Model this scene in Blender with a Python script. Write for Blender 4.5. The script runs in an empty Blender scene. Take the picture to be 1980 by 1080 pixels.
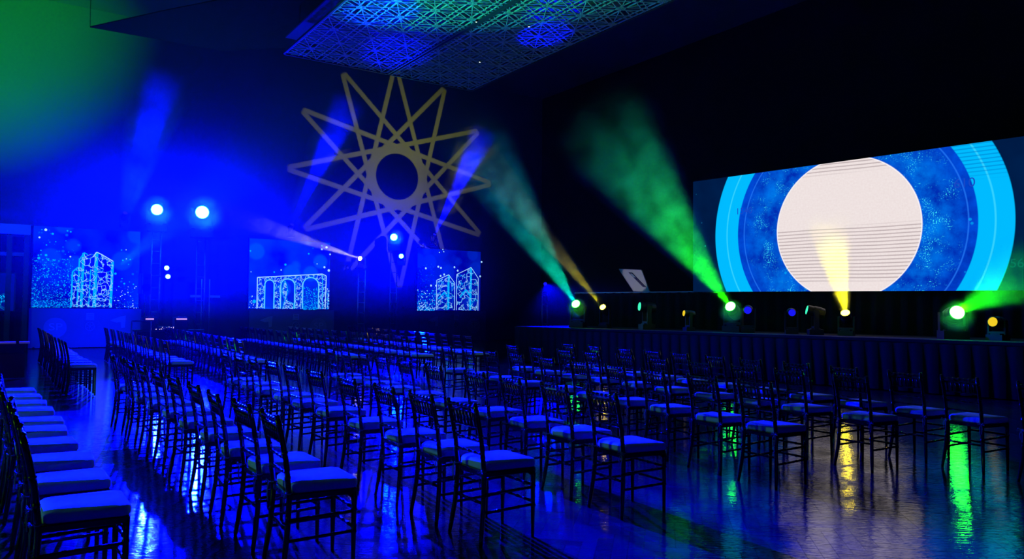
import bpy, bmesh, math, random
from mathutils import Vector, Matrix, Quaternion
random.seed(7)
PI = math.pi
SC = bpy.context.scene
COL = SC.collection
Z3 = Vector((0, 0, 1))

# ------------------------------------------------------------------ camera
CAM_H, PITCH, ROLL = 1.521, 0.039, 0.0093
cd = bpy.data.cameras.new('camera'); cam = bpy.data.objects.new('camera', cd); COL.objects.link(cam)
cd.sensor_width = 36.0; cd.lens = 36.0 * 1479 / 1980; cd.clip_end = 200
fwd = Vector((0, math.cos(PITCH), math.sin(PITCH))); up0 = Vector((0, -math.sin(PITCH), math.cos(PITCH)))
rt = Vector((1, 0, 0)) * math.cos(ROLL) + up0 * math.sin(ROLL)
up = up0 * math.cos(ROLL) - Vector((1, 0, 0)) * math.sin(ROLL)
M = Matrix((rt, up, -fwd)).transposed().to_4x4(); M.translation = (0, 0, CAM_H)
cam.matrix_world = M
SC.camera = cam

# ------------------------------------------------------------------ world / view
w = bpy.data.worlds.new('night'); SC.world = w; w.use_nodes = True
w.node_tree.nodes['Background'].inputs[0].default_value = (0.0, 0.0, 0.0, 1)
w.node_tree.nodes['Background'].inputs[1].default_value = 0
vs = SC.view_settings
vs.view_transform = 'Standard'; vs.look = 'None'; vs.exposure = 0.0; vs.gamma = 1.0; vs.use_curve_mapping = False
cy = SC.cycles
cy.max_bounces = 5; cy.diffuse_bounces = 1; cy.glossy_bounces = 3; cy.volume_bounces = 0; cy.transmission_bounces = 2
cy.sample_clamp_indirect = 4.0; cy.sample_clamp_direct = 0.0; cy.use_denoising = True
cy.volume_step_rate = 2.0; cy.volume_max_steps = 64
cy.caustics_reflective = False; cy.caustics_refractive = False

# room axes: D runs along the chair rows (towards the camera side), N runs from the left to the big screen
TH = -0.977
D2 = Vector((math.cos(TH), math.sin(TH), 0)); N2 = Vector((-D2.y, D2.x, 0))
def W(d, n, z=0.0): return D2 * d + N2 * n + Z3 * z
E2 = Vector((.692, -.722, 0)).normalized(); F2 = Vector((-E2.y * -1, 0, 0))
EN = Vector((E2.y, -E2.x, 0))                      # normal of the big screen, towards the audience
P0 = Vector((5.0, 21.1, 0))
def LEDP(s, off, z=0.0): return P0 + E2 * s + EN * off + Z3 * z

# ------------------------------------------------------------------ helpers
def tag(o, label=None, cat=None, group=None, kind=None):
    if label: o['label'] = label
    if cat: o['category'] = cat
    if group: o['group'] = group
    if kind: o['kind'] = kind
    return o
def empty(name, loc, rz=0.0, label=None, cat=None, group=None):
    o = bpy.data.objects.new(name, None); COL.objects.link(o); o.empty_display_size = .2
    o.location = loc; o.rotation_euler = (0, 0, rz)
    return tag(o, label, cat, group)
def link(name, bm, mat, parent=None, smooth=False, loc=None, rot=None):
    me = bpy.data.meshes.new(name); bmesh.ops.recalc_face_normals(bm, faces=bm.faces[:])
    bm.to_mesh(me); bm.free()
    for m in (mat if isinstance(mat, (list, tuple)) else [mat]): me.materials.append(m)
    if smooth:
        for p in me.polygons: p.use_smooth = True
    o = bpy.data.objects.new(name, me); COL.objects.link(o)
    if parent: o.parent = parent
    if loc is not None: o.location = loc
    if rot is not None: o.rotation_euler = rot
    return o
def B(): return bmesh.new()
def box(bm, c, s, rot=None, mi=0):
    c = Vector(c); hx, hy, hz = s[0] / 2, s[1] / 2, s[2] / 2
    R = rot if rot is not None else Matrix.Identity(3)
    v = [bm.verts.new(c + R @ Vector((x * hx, y * hy, z * hz))) for z in (-1, 1) for (x, y) in ((-1, -1), (1, -1), (1, 1), (-1, 1))]
    for f in ((0, 3, 2, 1), (4, 5, 6, 7), (0, 1, 5, 4), (1, 2, 6, 5), (2, 3, 7, 6), (3, 0, 4, 7)):
        bm.faces.new([v[i] for i in f]).material_index = mi
def tube(bm, pts, rads, seg=8, mi=0):
    pts = [Vector(p) for p in pts]; rings = []
    for i, p in enumerate(pts):
        a = pts[max(i - 1, 0)]; b = pts[min(i + 1, len(pts) - 1)]
        t = (b - a).normalized(); u = t.orthogonal() if abs(t.z) > .99 or True else None
        ref = Vector((0, 1, 0)) if abs(t.z) > .7 else Z3
        u = ref.cross(t).normalized(); v = t.cross(u)
        r = rads[i] if isinstance(rads, (list, tuple)) else rads
        rings.append([bm.verts.new(p + (u * math.cos(2 * PI * k / seg) + v * math.sin(2 * PI * k / seg)) * r) for k in range(seg)])
    for a, b in zip(rings, rings[1:]):
        for k in range(seg): bm.faces.new((a[k], a[(k + 1) % seg], b[(k + 1) % seg], b[k])).material_index = mi
    bm.faces.new(rings[0][::-1]).material_index = mi; bm.faces.new(rings[-1]).material_index = mi
def bamboo(bm, a, b, r, beads, seg=8, br=1.22):
    """a straight turned rod with raised bead rings"""
    a, b = Vector(a), Vector(b); L = (b - a).length; ts = [(0, r)]
    for t in beads:
        h = .006 / L
        ts += [(t - 2 * h, r), (t - h, r * br), (t + h, r * br), (t + 2 * h, r)]
    ts.append((1, r))
    tube(bm, [a.lerp(b, t) for t, _ in ts], [q for _, q in ts], seg)
def quad(bm, pts, mi=0):
    f = bm.faces.new([bm.verts.new(Vector(p)) for p in pts]); f.material_index = mi; return f
def disc(bm, c, r, ax, seg=20, mi=0):
    ax = Vector(ax).normalized(); u = ax.orthogonal().normalized(); v = ax.cross(u)
    f = bm.faces.new([bm.verts.new(Vector(c) + (u * math.cos(2 * PI * k / seg) + v * math.sin(2 * PI * k / seg)) * r) for k in range(seg)]); f.material_index = mi

class NB:
    """tiny node builder"""
    def __init__(s, tree): s.t = tree; s.t.nodes.clear()
    def n(s, typ, **kw):
        x = s.t.nodes.new(typ)
        for k, v in kw.items(): setattr(x, k, v)
        return x
    def put(s, sock, v):
        if isinstance(v, bpy.types.NodeSocket): s.t.links.new(v, sock)
        else: sock.default_value = v
    def m(s, op, a, b=0.0, c=0.0, clamp=False):
        x = s.n('ShaderNodeMath', operation=op, use_clamp=clamp)
        s.put(x.inputs[0], a); s.put(x.inputs[1], b); s.put(x.inputs[2], c); return x.outputs[0]
    def mix(s, f, a, b):
        x = s.n('ShaderNodeMix', data_type='RGBA'); s.put(x.inputs[0], f); s.put(x.inputs[6], a); s.put(x.inputs[7], b); return x.outputs[2]
    def step(s, x, e, soft):   # 0 below e, 1 above
        q = s.n('ShaderNodeMapRange'); s.put(q.inputs[0], x); q.inputs[1].default_value = e - soft; q.inputs[2].default_value = e + soft
        return q.outputs[0]
    def noise(s, vec, scale, detail=2.0, rough=.5):
        q = s.n('ShaderNodeTexNoise'); s.put(q.inputs['Vector'], vec); q.inputs['Scale'].default_value = scale; q.inputs['Detail'].default_value = detail
        q.inputs['Roughness'].default_value = rough; return q.outputs[0]
def C4(c): return (c[0], c[1], c[2], 1)
def pbr(name, col, rough=.5, metal=0.0, spec=.5, noise=0.0, nscale=8.0, bump=0.0, bscale=40.0, coat=0.0):
    m = bpy.data.materials.new(name); m.use_nodes = True; g = NB(m.node_tree)
    out = g.n('ShaderNodeOutputMaterial'); p = g.n('ShaderNodeBsdfPrincipled'); tc = g.n('ShaderNodeTexCoord').outputs['Object']
    p.inputs['Roughness'].default_value = rough; p.inputs['Metallic'].default_value = metal
    p.inputs['Specular IOR Level'].default_value = spec; p.inputs['Coat Weight'].default_value = coat
    if noise > 0:
        k = g.noise(tc, nscale, 3)
        g.put(p.inputs['Base Color'], g.mix(k, C4([c * (1 - noise) for c in col]), C4([min(1, c * (1 + noise)) for c in col])))
    else: p.inputs['Base Color'].default_value = C4(col)
    if bump > 0:
        b = g.n('ShaderNodeBump'); b.inputs['Strength'].default_value = bump * .6; b.inputs['Distance'].default_value = .01
        g.put(b.inputs['Height'], g.noise(tc, bscale, 3)); g.put(p.inputs['Normal'], b.outputs[0])
    g.put(out.inputs[0], p.outputs[0]); return m
def emit(name, col, strength):
    m = bpy.data.materials.new(name); m.use_nodes = True; g = NB(m.node_tree)
    out = g.n('ShaderNodeOutputMaterial'); e = g.n('ShaderNodeEmission'); e.inputs[0].default_value = C4(col); e.inputs[1].default_value = strength
    g.put(out.inputs[0], e.outputs[0]); return m

M_CHAIR = pbr('dark_lacquered_wood', (.008, .007, .008), .11, spec=.30, noise=.3, nscale=20)
M_CUSH = pbr('white_cushion_fabric', (.78, .78, .80), .85, noise=.05, nscale=30, bump=.35, bscale=120)
M_TIE = pbr('cushion_tie_tape', (.22, .22, .24), .9)
M_BLACK = pbr('black_powder_coat', (.012, .012, .013), .45, noise=.2)
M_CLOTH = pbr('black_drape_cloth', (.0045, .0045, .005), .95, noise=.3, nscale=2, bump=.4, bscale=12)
M_WALL = pbr('dark_wall_paint', (.055, .058, .075), .9, noise=.12, nscale=.6, bump=.1, bscale=6)
M_CEIL = pbr('ceiling_paint', (.09, .10, .12), .95, noise=.1, nscale=.5)
M_DRAPE = pbr('pale_ceiling_drape', (.30, .30, .33), .95, noise=.1, nscale=1.2)
M_STEEL = pbr('truss_aluminium', (.45, .45, .47), .35, metal=1.0, noise=.1)
M_LATT = pbr('lattice_paint', (.30, .32, .33), .5, noise=.1, nscale=3)
M_PANEL = pbr('banner_print', (.14, .15, .19), .7, noise=.08, nscale=1)
M_LOGO = pbr('banner_logo_print', (.33, .35, .42), .7)
M_PALE = pbr('pale_laminate', (.62, .55, .60), .5)
M_BOARD = pbr('sign_board', (.75, .72, .70), .6, noise=.08, nscale=3)

# ------------------------------------------------------------------ floor material (dark glossy parquet)
def floor_mat(name, grain=True):
    m = bpy.data.materials.new(name); m.use_nodes = True; g = NB(m.node_tree)
    out = g.n('ShaderNodeOutputMaterial'); p = g.n('ShaderNodeBsdfPrincipled')
    geo = g.n('ShaderNodeNewGeometry'); pos = geo.outputs['Position']; rnd = geo.outputs['Random Per Island']
    mp = g.n('ShaderNodeMapping'); g.put(mp.inputs[0], pos); mp.inputs['Rotation'].default_value = (0, 0, .19); mp.inputs['Scale'].default_value = (1.4, 6.0, 1)
    base = g.noise(mp.outputs[0], 3.0, 5, .6)
    k = g.m('ADD', g.m('MULTIPLY', base, .6), g.m('MULTIPLY', rnd, .5))
    g.put(p.inputs['Base Color'], g.mix(k, C4((.018, .014, .012)), C4((.07, .057, .05))))
    rg = g.noise(pos, 2.2, 4)
    g.put(p.inputs['Roughness'], g.m('ADD', g.m('MULTIPLY', rg, .08), .06))
    b = g.n('ShaderNodeBump'); b.inputs['Strength'].default_value = .5; b.inputs['Distance'].default_value = .004
    g.put(b.inputs['Height'], g.noise(mp.outputs[0], 7.0, 2)); g.put(p.inputs['Normal'], b.outputs[0])
    p.inputs['Specular IOR Level'].default_value = .38
    g.put(out.inputs[0], p.outputs[0]); return m
M_FLOOR = floor_mat('dark_parquet_lacquer')

# ------------------------------------------------------------------ the hall
def struct(name, bm, mat, label=None, parent=None):
    o = link(name, bm, mat, parent)
    if parent is None: tag(o, label, None, None, 'structure')
    return o
DB, DF, NL, NR, H = -32.45, 8.0, -13.0, 23.6, 12.6
bm = B(); quad(bm, [W(DB, NL, -.014), W(DF, NL, -.014), W(DF, NR, -.014), W(DB, NR, -.014)])
FLOOR = struct('floor', bm, M_FLOOR, 'dark glossy parquet floor of the event hall')
bm = B(); quad(bm, [W(DB, NL, H), W(DF, NL, H), W(DF, NR, H), W(DB, NR, H)]); struct('ceiling', bm, M_CEIL, 'high dark ceiling of the event hall')
def wall(name, a, b, th, lab):
    bm = B(); a, b = Vector(a), Vector(b); t = (b - a).normalized(); nn = Vector((-t.y, t.x, 0))
    mid = (a + b) / 2 + nn * (th / 2) + Z3 * (H / 2)
    R = Matrix((t, nn, Z3)).transposed()
    box(bm, mid, ((b - a).length, th, H), R); struct(name, bm, M_CLOTH if name in ('wall_front', 'wall_right') else M_WALL, lab)
wall('wall_back', W(DB, NL), W(DB, NR), -.2 * -1 * -1, 'dark painted wall behind the three smaller screens')
wall('wall_right', W(DB, NR), W(DF, NR), .2 * -1 * -1, 'dark wall behind the large stage screen')
wall('wall_left', W(DF, NL), W(DB, NL), .2, 'dark wall left of the seating')
wall('wall_front', W(DF, NR), W(DF, NL), .2, 'dark wall behind the camera')

# parquet blocks in a herringbone, each slightly uneven
bm = B(); BW, BK = .10, 5
ca, sa = math.cos(TH + PI / 4), math.sin(TH + PI / 4)
def inview(x, y):
    return 2.6 < y < 13.5 and abs(x) < .72 * y + .8
def pblock(u0, v0, lu, lv):
    cu, cv = (u0 + lu / 2) * BW, (v0 + lv / 2) * BW; x, y = cu * ca - cv * sa, cu * sa + cv * ca
    if not inview(x, y): return
    g = .0012; hu, hv = lu * BW / 2 - g, lv * BW / 2 - g
    tx, ty, dz = random.gauss(0, .0035), random.gauss(0, .0035), random.uniform(-.0006, .0002)
    tx = max(-.008, min(.008, tx)); ty = max(-.008, min(.008, ty))
    if lu > lv: tx *= .25
    else: ty *= .25
    top, bot = [], []
    for a, b in ((-1, -1), (1, -1), (1, 1), (-1, 1)):
        uu, vv = cu + a * hu, cv + b * hv
        z = -.0012 + dz + tx * a * hu + ty * b * hv; z = min(z, -.0002)
        X, Y = uu * ca - vv * sa, uu * sa + vv * ca
        top.append(bm.verts.new((X, Y, z))); bot.append(bm.verts.new((X, Y, -.0139)))
    bm.faces.new(top)
    for i in range(4): bm.faces.new((bot[i], bot[(i + 1) % 4], top[(i + 1) % 4], top[i]))
for i in range(-160, 160):
    for q in range(-16, 17):
        pblock(i + 2 * BK * q, i, BK, 1); pblock(i + 2 * BK * q, i + 1, 1, BK)
o = link('parquet_block', bm, M_FLOOR, FLOOR); tag(o, None, None, None, 'stuff')

# ------------------------------------------------------------------ chairs
def stile(z, s):
    K = [(0, .204, -.232), (.22, .182, -.203), (.44, .172, -.190), (.65, .173, -.212), (.80, .175, -.243), (.905, .177, -.270)]
    for a, b in zip(K, K[1:]):
        if z <= b[0]:
            t = (z - a[0]) / (b[0] - a[0]); return Vector((s * (a[1] + (b[1] - a[1]) * t), a[2] + (b[2] - a[2]) * t, z))
    return Vector((s * .177, -.27, z))
def back_leg_bm(s):
    bm = B(); P, R = [], []
    for i in range(25):
        z = .895 * i / 24; P.append(stile(z, s)); R.append(.0165 if z > .12 else .0125 + .004 * z / .12)
    for z in (.31, .56, .70, .86):     # bead rings
        for dz, k in ((-.008, 1), (-.004, 1.22), (.004, 1.22), (.008, 1)):
            j = next((n for n, p in enumerate(P) if p.z > z + dz), len(P)); P.insert(j, stile(z + dz, s)); R.insert(j, .0165 * k)
    top = stile(.895, s)
    P += [top + Z3 * .004, top + Z3 * .012, top + Z3 * .019, top + Z3 * .023]; R += [.013, .0165, .013, .004]
    tube(bm, P, R, 8); return bm
def front_leg_bm(s):
    bm = B(); P, R = [], []
    for z, r in ((0, .0115), (.05, .0125), (.20, .0155), (.206, .0195), (.214, .0195), (.22, .0155), (.33, .016), (.336, .020), (.344, .020), (.35, .016), (.40, .0175), (.446, .018)):
        P.append(Vector((s * .187, .186, z))); R.append(r)
    tube(bm, P, R, 8)
    # curved corner brackets under the seat rail
    for dx, dy in ((-s, 0), (0, -1)):
        pp = [Vector((s * .187 + dx * .010, .186 + dy * .010, .385)), Vector((s * .187 + dx * .016, .186 + dy * .016, .415)), Vector((s * .187 + dx * .045, .186 + dy * .045, .437))]
        tube(bm, pp, .006, 5)
    return bm
def rrect(w1, w0, y1, y0, r, n=4):
    """rounded trapezoid outline, y1 front (half width w1), y0 rear (w0)"""
    pts = []
    for (cx, cy_, a0) in ((w1 - r, y1 - r, 0), (-w1 + r, y1 - r, 90), (-w0 + r, y0 + r, 180), (w0 - r, y0 + r, 270)):
        for k in range(n + 1):
            a = math.radians(a0 + 90 * k / n); pts.append((cx + r * math.cos(a), cy_ + r * math.sin(a)))
    return pts
def loft(bm, rings, cap=True):
    R = [[bm.verts.new(p) for p in ring] for ring in rings]; n = len(R[0])
    for a, b in zip(R, R[1:]):
        for k in range(n): bm.faces.new((a[k], a[(k + 1) % n], b[(k + 1) % n], b[k]))
    if cap: bm.faces.new(R[0][::-1]); bm.faces.new(R[-1])
def seat_bm():
    bm = B(); rings = []
    for z, g in ((.432, .004), (.436, 0), (.462, 0), (.466, .005)):
        rings.append([(x, y, z) for x, y in rrect(.205 - g, .187 - g, .205 - g, -.200 + g, .025, 3)])
    loft(bm, rings); return bm
def cushion_bm(hi=True):
    bm = B(); rings = []; n = 5 if hi else 2
    for z, g in ((.466, .016), (.469, .004), (.480, .000), (.507, .000), (.516, .005), (.522, .017), (.526, .06), (.527, .11)) if hi else ((.466, .01), (.480, 0), (.510, .002), (.523, .02)):
        rr = .045 if g < .04 else .03
        rings.append([(x, y, z + (.004 * math.sin(x * 22 + y * 9) if z > .52 else 0)) for x, y in rrect(.203 - g, .180 - g, .212 - g, -.180 + g, rr, n)])
    loft(bm, rings); return bm
def rail_bm(z, r, beads):
    bm = B(); bamboo(bm, stile(z, -1), stile(z, 1), r, beads, 7); return bm
def spindle_bm(x):
    bm = B(); a = stile(.755, 1); b = stile(.850, 1)
    bamboo(bm, (x, a.y, .755), (x, b.y, .850), .0075, (.5,), 6); return bm
def tie_bm(s):
    bm = B(); c = stile(.475, s); r = .0028
    tube(bm, [c + Vector((-s * .03, .045, 0)), c + Vector((s * .004, .02, -.002)), c + Vector((s * .022, -.002, -.004)), c + Vector((s * .006, -.022, -.004)), c + Vector((-s * .022, -.004, 0))], r * 1.3, 5)
    tube(bm, [c + Vector((s * .008, -.022, -.004)), c + Vector((s * .032, -.034, .010)), c + Vector((s * .046, -.034, -.012)), c + Vector((s * .012, -.024, -.006))], r, 5)
    tube(bm, [c + Vector((s * .006, -.022, -.004)), c + Vector((-s * .014, -.036, .008)), c + Vector((-s * .022, -.036, -.016)), c + Vector((s * .002, -.024, -.006))], r, 5)
    tube(bm, [c + Vector((s * .010, -.024, -.006)), c + Vector((s * .020, -.030, -.045)), c + Vector((s * .014, -.030, -.095))], r, 5)
    tube(bm, [c + Vector((s * .006, -.024, -.006)), c + Vector((-s * .004, -.034, -.04)), c + Vector((s * .000, -.030, -.115))], r, 5)
    return bm
def side_str(s, z):
    bm = B(); bamboo(bm, stile(z - .01, s), (s * .187, .186, z), .0095, (.3, .7), 6, 1.25); return bm
def make_chair(near=True):
    t = empty('chiavari_chair', (0, 0, 0))
    P = lambda n, bm, m, sm=True: link(n, bm, m, t, sm)
    if near:
        P('seat', seat_bm(), M_CHAIR, False)
        cu = P('cushion', cushion_bm(), M_CUSH)
        for s in (-1, 1): link('cushion_tie', tie_bm(s), M_TIE, cu, True)
        for s in (-1, 1): P('leg', back_leg_bm(s), M_CHAIR); P('leg', front_leg_bm(s), M_CHAIR)
        P('top_rail', rail_bm(.885, .0115, (.06, .2, .35, .5, .65, .8, .94)), M_CHAIR)
        for z in (.850, .755): P('back_rail', rail_bm(z, .0075, (.08, .3, .5, .7, .92)), M_CHAIR)
        for z in (.665, .580): P('back_rail', rail_bm(z, .0085, (.08, .29, .5, .71, .92)), M_CHAIR)
        for k in range(7): P('spindle', spindle_bm(-.132 + .044 * k), M_CHAIR)
        for s in (-1, 1):
            for z in (.33, .215): P('stretcher', side_str(s, z), M_CHAIR)
        for z in (.345, .235):
            b_ = B(); bamboo(b_, (-.187, .186, z), (.187, .186, z), .0095, (.25, .5, .75), 6, 1.25); P('stretcher', b_, M_CHAIR)
        b_ = B(); bamboo(b_, stile(.265, -1), stile(.265, 1), .0095, (.25, .5, .75), 6, 1.25); P('stretcher', b_, M_CHAIR)
    else:
        b_ = B(); box(b_, (0, 0, .45), (.40, .40, .034))
        for s in (-1, 1):
            tube(b_, [stile(z, s) for z in (0, .22, .44, .65, .80, .905)], .0165, 6)
            tube(b_, [(s * .187, .186, 0), (s * .187, .186, .44)], .016, 6)
            for z in (.33, .215): tube(b_, [stile(z - .01, s), (s * .187, .186, z)], .0095, 5)
        for z, r in ((.885, .0115), (.85, .0075), (.755, .0075), (.665, .0085), (.58, .0085), (.265, .0095)): tube(b_, [stile(z, -1), stile(z, 1)], r, 5)
        for z in (.345, .235): tube(b_, [(-.187, .186, z), (.187, .186, z)], .0095, 5)
        for k in range(6): tube(b_, [(-.125 + .05 * k, stile(.755, 1).y, .755), (-.125 + .05 * k, stile(.85, 1).y, .85)], .0062, 4)
        P('frame', b_, M_CHAIR, False); P('cushion', cushion_bm(False), M_CUSH)
    return t
def copy_tree(o, parent=None):
    c = o.copy(); COL.objects.link(c); c.parent = parent
    for ch in list(o.children): copy_tree(ch, c)
    return c
proto_n, proto_f = make_chair(True), make_chair(False)
used = {True: False, False: False}
ORD = ['first', 'second', 'third', 'fourth', 'fifth', 'sixth', 'seventh', 'eighth', 'ninth', 'tenth', 'eleventh', 'twelfth', 'thirteenth', 'fourteenth', 'fifteenth']
def chair(near, dd, nn, rz, label, group):
    p = proto_n if near else proto_f
    o = copy_tree(p) if used[near] else p; used[near] = True
    o.location = W(dd, nn); o.rotation_euler = (0, 0, TH + rz); tag(o, label, 'chair', group)
rr = random.Random(3)
# near block: back-stile positions measured along each row (d), row offset n0 and slope of the row
NEAR = [
    ('row farthest left', .145, .030, [-4.5, -5.19, -5.88, -6.6, -7.3, -7.9, -8.7, -9.35, -10.05, -10.8], 0),
    ('second row from the left', 1.34, .014, [-4.48, -5.09, -5.73, -6.45, -7.2, -7.95, -8.7, -9.45, -10.1, -10.75], 0),
    ('third row from the left', 2.57, -.008, [-4.41, -4.98, -5.62, -6.4, -7.27, -8.05, -8.75, -9.5, -10.2, -10.95], 0),
    ('fourth row beside the aisle', 3.80, -.055, [-4.40, -5.06, -5.72, -6.47, -7.35, -8.15, -8.9, -9.6, -10.3, -11.0], -.04),
    ('fifth row beyond the aisle', 5.54, -.10, [-4.40, -5.05, -5.75, -6.42, -7.13, -7.9, -8.7, -9.5, -10.3, -11.1], -.07),
    ('row second from the stage', 6.93, -.07, [-4.34, -5.08, -5.72, -6.40, -7.13, -7.85, -8.6, -9.3, -10.1, -10.9], -.07),
    ('row nearest the stage', 7.86, -.12, [-3.0, -3.72, -4.31, -5.02, -5.74, -6.46, -7.13, -7.85, -8.5, -9.2, -10.1, -10.95], -.10),
]
for nm, n0, sl, ds, rot in NEAR:
    for i, dd in enumerate(ds):
        nn = n0 + sl * (dd + 4.4) + .262 + rr.uniform(-.02, .02)
        chair(True, dd, nn, rot + rr.uniform(-.05, .05), 'dark chiavari chair, %s from the camera in the %s' % (ORD[i], nm), 'tied-cushion chairs in the near block')
FAR = [('far block, row at the left edge', -.72, 0, -15.0), ('far block, row below the left banner', .98, 0, -14.95), ('far block, third row from the left', 2.55, 0, -15.0),
       ('far block, fourth row from the left', 3.85, -.03, -14.9), ('far block, fifth row from the left', 6.05, -.03, -15.3),
       ('far block, sixth row from the left', 7.55, -.03, -15.1), ('far block, row nearest the stage', 9.0, -.09, -15.1)]
for nm, n0, sl, d0 in FAR:
    for i in range(14):
        dd = d0 - i * .70 + rr.uniform(-.04, .04); nn = n0 + sl * (dd + 15) + .262 + rr.uniform(-.02, .02)
        chair(False, dd, nn, -.02 + rr.uniform(-.05, .05), 'dark chair, %s from the cross aisle, %s' % (ORD[i], nm), 'chairs in the far block')

# ------------------------------------------------------------------ lights
def spot(name, loc, target, col, power, deg, blend=.3, rad=.05, parent=None, vol=None):
    l = bpy.data.lights.new(name, 'SPOT'); l.energy = power; l.color = col; l.spot_size = math.radians(deg); l.spot_blend = blend; l.shadow_soft_size = rad
    o = bpy.data.objects.new(name, l); COL.objects.link(o)
    dr = (Vector(target) - Vector(loc)).normalized()
    o.matrix_world = Matrix.Translation(Vector(loc)) @ dr.to_track_quat('-Z', 'Y').to_matrix().to_4x4()
    return o
def moving_head(loc_head, target, lens_mat, label, size=1.0, base_z=None, hang=False, group=None, spotargs=None, standing=True, name='moving_head_light', cat='stage light'):
    """base box, U yoke, round head with a lens; origin at the base"""
    hl = Vector(loc_head); dr = (Vector(target) - hl).normalized(); s = size
    az = math.atan2(dr.y, dr.x) - PI / 2
    base_z = hl.z - .42 * s if base_z is None else base_z
    t = empty(name, (hl.x, hl.y, base_z), az, label, cat, group)
    hz = hl.z - base_z
    bm = B(); box(bm, (0, 0, .06 * s), (.34 * s, .30 * s, .12 * s)); box(bm, (0, 0, .13 * s), (.20 * s, .20 * s, .03 * s)); link('base', bm, M_BLACK, t)
    bm = B()
    for q in (-1, 1): box(bm, (q * .17 * s, 0, (hz + .16 * s) / 2), (.035 * s, .10 * s, hz - .08 * s))
    box(bm, (0, 0, .165 * s), (.36 * s, .11 * s, .045 * s)); link('yoke', bm, M_BLACK, t)
    inv = Matrix.Rotation(-az, 3, 'Z'); dl = inv @ dr
    c = Vector((0, 0, hz)); bm = B()
    prof = [(-.21, .07), (-.19, .11), (-.10, .125), (.02, .125), (.05, .115), (.16, .115), (.175, .105)]
    tube(bm, [c + dl * (a * s) for a, _ in prof], [r * s for _, r in prof], 18); link('head', bm, M_BLACK, t)
    bm = B(); tube(bm, [c + dl * (.173 * s), c + dl * (.186 * s), c + dl * (.195 * s)], [.098 * s, .094 * s, .05 * s], 20); link('lens', bm, lens_mat, t, True)
    if spotargs:
        spot('lamp_beam', hl + dr * (.23 * s), target, *spotargs).name = 'lamp_beam'
    return t
LAMP = (.0001, .0003, 1.0); BLUE = (.0, .0, 1.0); LBLUE = (.03, .10, 1.0)
L_W = emit('lens_blue_white', (.01, .35, 1.0), 130.0)
L_G = emit('lens_green_white', (.014, 1.0, .014), 90.0)
L_GD = emit('lens_green_dim', (.05, .95, .50), 1.1)
L_Y = emit('lens_yellow', (1.0, .75, .012), 70.0)
L_YD = emit('lens_yellow_dim', (.9, .62, .02), 1.0)
L_B = emit('lens_deep_blue', (.01, .01, 1.0), .9)
L_P = emit('purple_indicator', (.75, .40, .95), .8)

def tower(n, z, d=-30.9, label='', w_=.30):
    """ladder truss: two uprights, rungs, foot plate"""
    t = empty('truss_tower', W(d, n), TH + PI / 2 * 0, label, 'light stand')
    bm = B(); box(bm, (0, 0, .02), (.8, .8, .04)); link('base_plate', bm, M_BLACK, t)
    for s in (-1, 1):
        bm = B(); tube(bm, [(0, s * w_ / 2, .04), (0, s * w_ / 2, z)], .025, 8); link('upright', bm, M_STEEL, t, True)
    k = 0; zz = .4
    while zz < z - .1:
        bm = B(); tube(bm, [(0, -w_ / 2, zz), (0, w_ / 2, zz)], .014, 6); link('rung', bm, M_STEEL, t, True); zz += .45
    bm = B(); box(bm, (0, 0, z + .015), (.30, w_ + .14, .03)); link('top_plate', bm, M_BLACK, t)
    return t
def towerhead(n, z, tgt, lens, lab, size, sp, d=-30.9):
    moving_head(W(d, n, z), tgt, lens, lab, size, base_z=z - .42 * size, spotargs=sp)
def blinder(n, z, tgt, lab, size, sp, d=-30.9, lens=None):
    towerhead(n, z, tgt, lens or L_W, lab, size, sp, d)

for n_ in (4.9, 6.5): spot('lamp_spill', W(-30.3, n_, 5.15), W(-12.0, 4.0, .3), BLUE, 90000, 70, 1.0, .1)
tower(4.90, 5.13 - .42 * 2.0 - .03, label='ladder truss tower left of the pair, under the left blue lamp')
tower(6.48, 5.16 - .42 * 2.4 - .03, label='ladder truss tower under the brightest blue lamp')
tower(14.55, 4.69 - .42 * 1.6 - .03, label='ladder truss tower right of the arch screen under two blue lamps')
tower(13.05, 3.62 - .42 * .9 - .03, label='ladder truss tower under the yellow lamp beside the arch screen')
tower(21.9, 2.79 - .42 * .9 - .03, label='short truss tower beyond the right small screen', d=-29.6)
TA = W(-4.0, 2.5, 0)
blinder(4.90, 5.13, W(-5.5, .2, .3), 'glaring blue-white spotlight on the left truss tower', 2.0, (LAMP, 900000, 25, .8, .10))
blinder(6.48, 5.16, W(-4.5, 1.3, .3), 'largest glaring blue-white spotlight, between the left and arch screens', 2.4, (LAMP, 900000, 20, .8, .11))
blinder(14.55, 4.69, W(-12.0, 4.3, .3), 'upper blue-white spotlight left of the right small screen', 1.5, (BLUE, 260000, 25, .5, .10))
towerhead(14.75, 3.83, W(-12.5, 4.5, .3), L_W, 'lower blue-white spotlight hung just under the upper one', 1.0, (BLUE, 80000, 27, .5, .08), d=-30.55)
for dn_, z_ in ((5.25, 2.94), (5.30, 2.62)):
    bm = B(); tube(bm, [(0, 0, 0), (.10, 0, 0), (.12, 0, 0)], [.10, .11, .09], 14)
    t = empty('par_can', W(-30.85, dn_, z_), TH + 0, 'small %s lamp clamped to the left truss tower' % ('upper' if z_ > 2.8 else 'lower'), 'stage light')
    link('body', bm, M_BLACK, t); bm = B(); disc(bm, (.124, 0, 0), .085, (1, 0, 0), 16); link('lens', bm, emit('lens_cyan_small', (.2, .8, 1), 6), t)
    bm = B(); tube(bm, [(.0, -.34, 0), (.05, -.12, 0)], .012, 6); link('clamp', bm, M_BLACK, t)
towerhead(13.05, 3.62, W(-26.6, 7.1, 4.45), L_Y, 'small yellow spotlight right of the arch screen', .9, ((1, .95, .0), 14000, 6, .4, .03))
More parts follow.
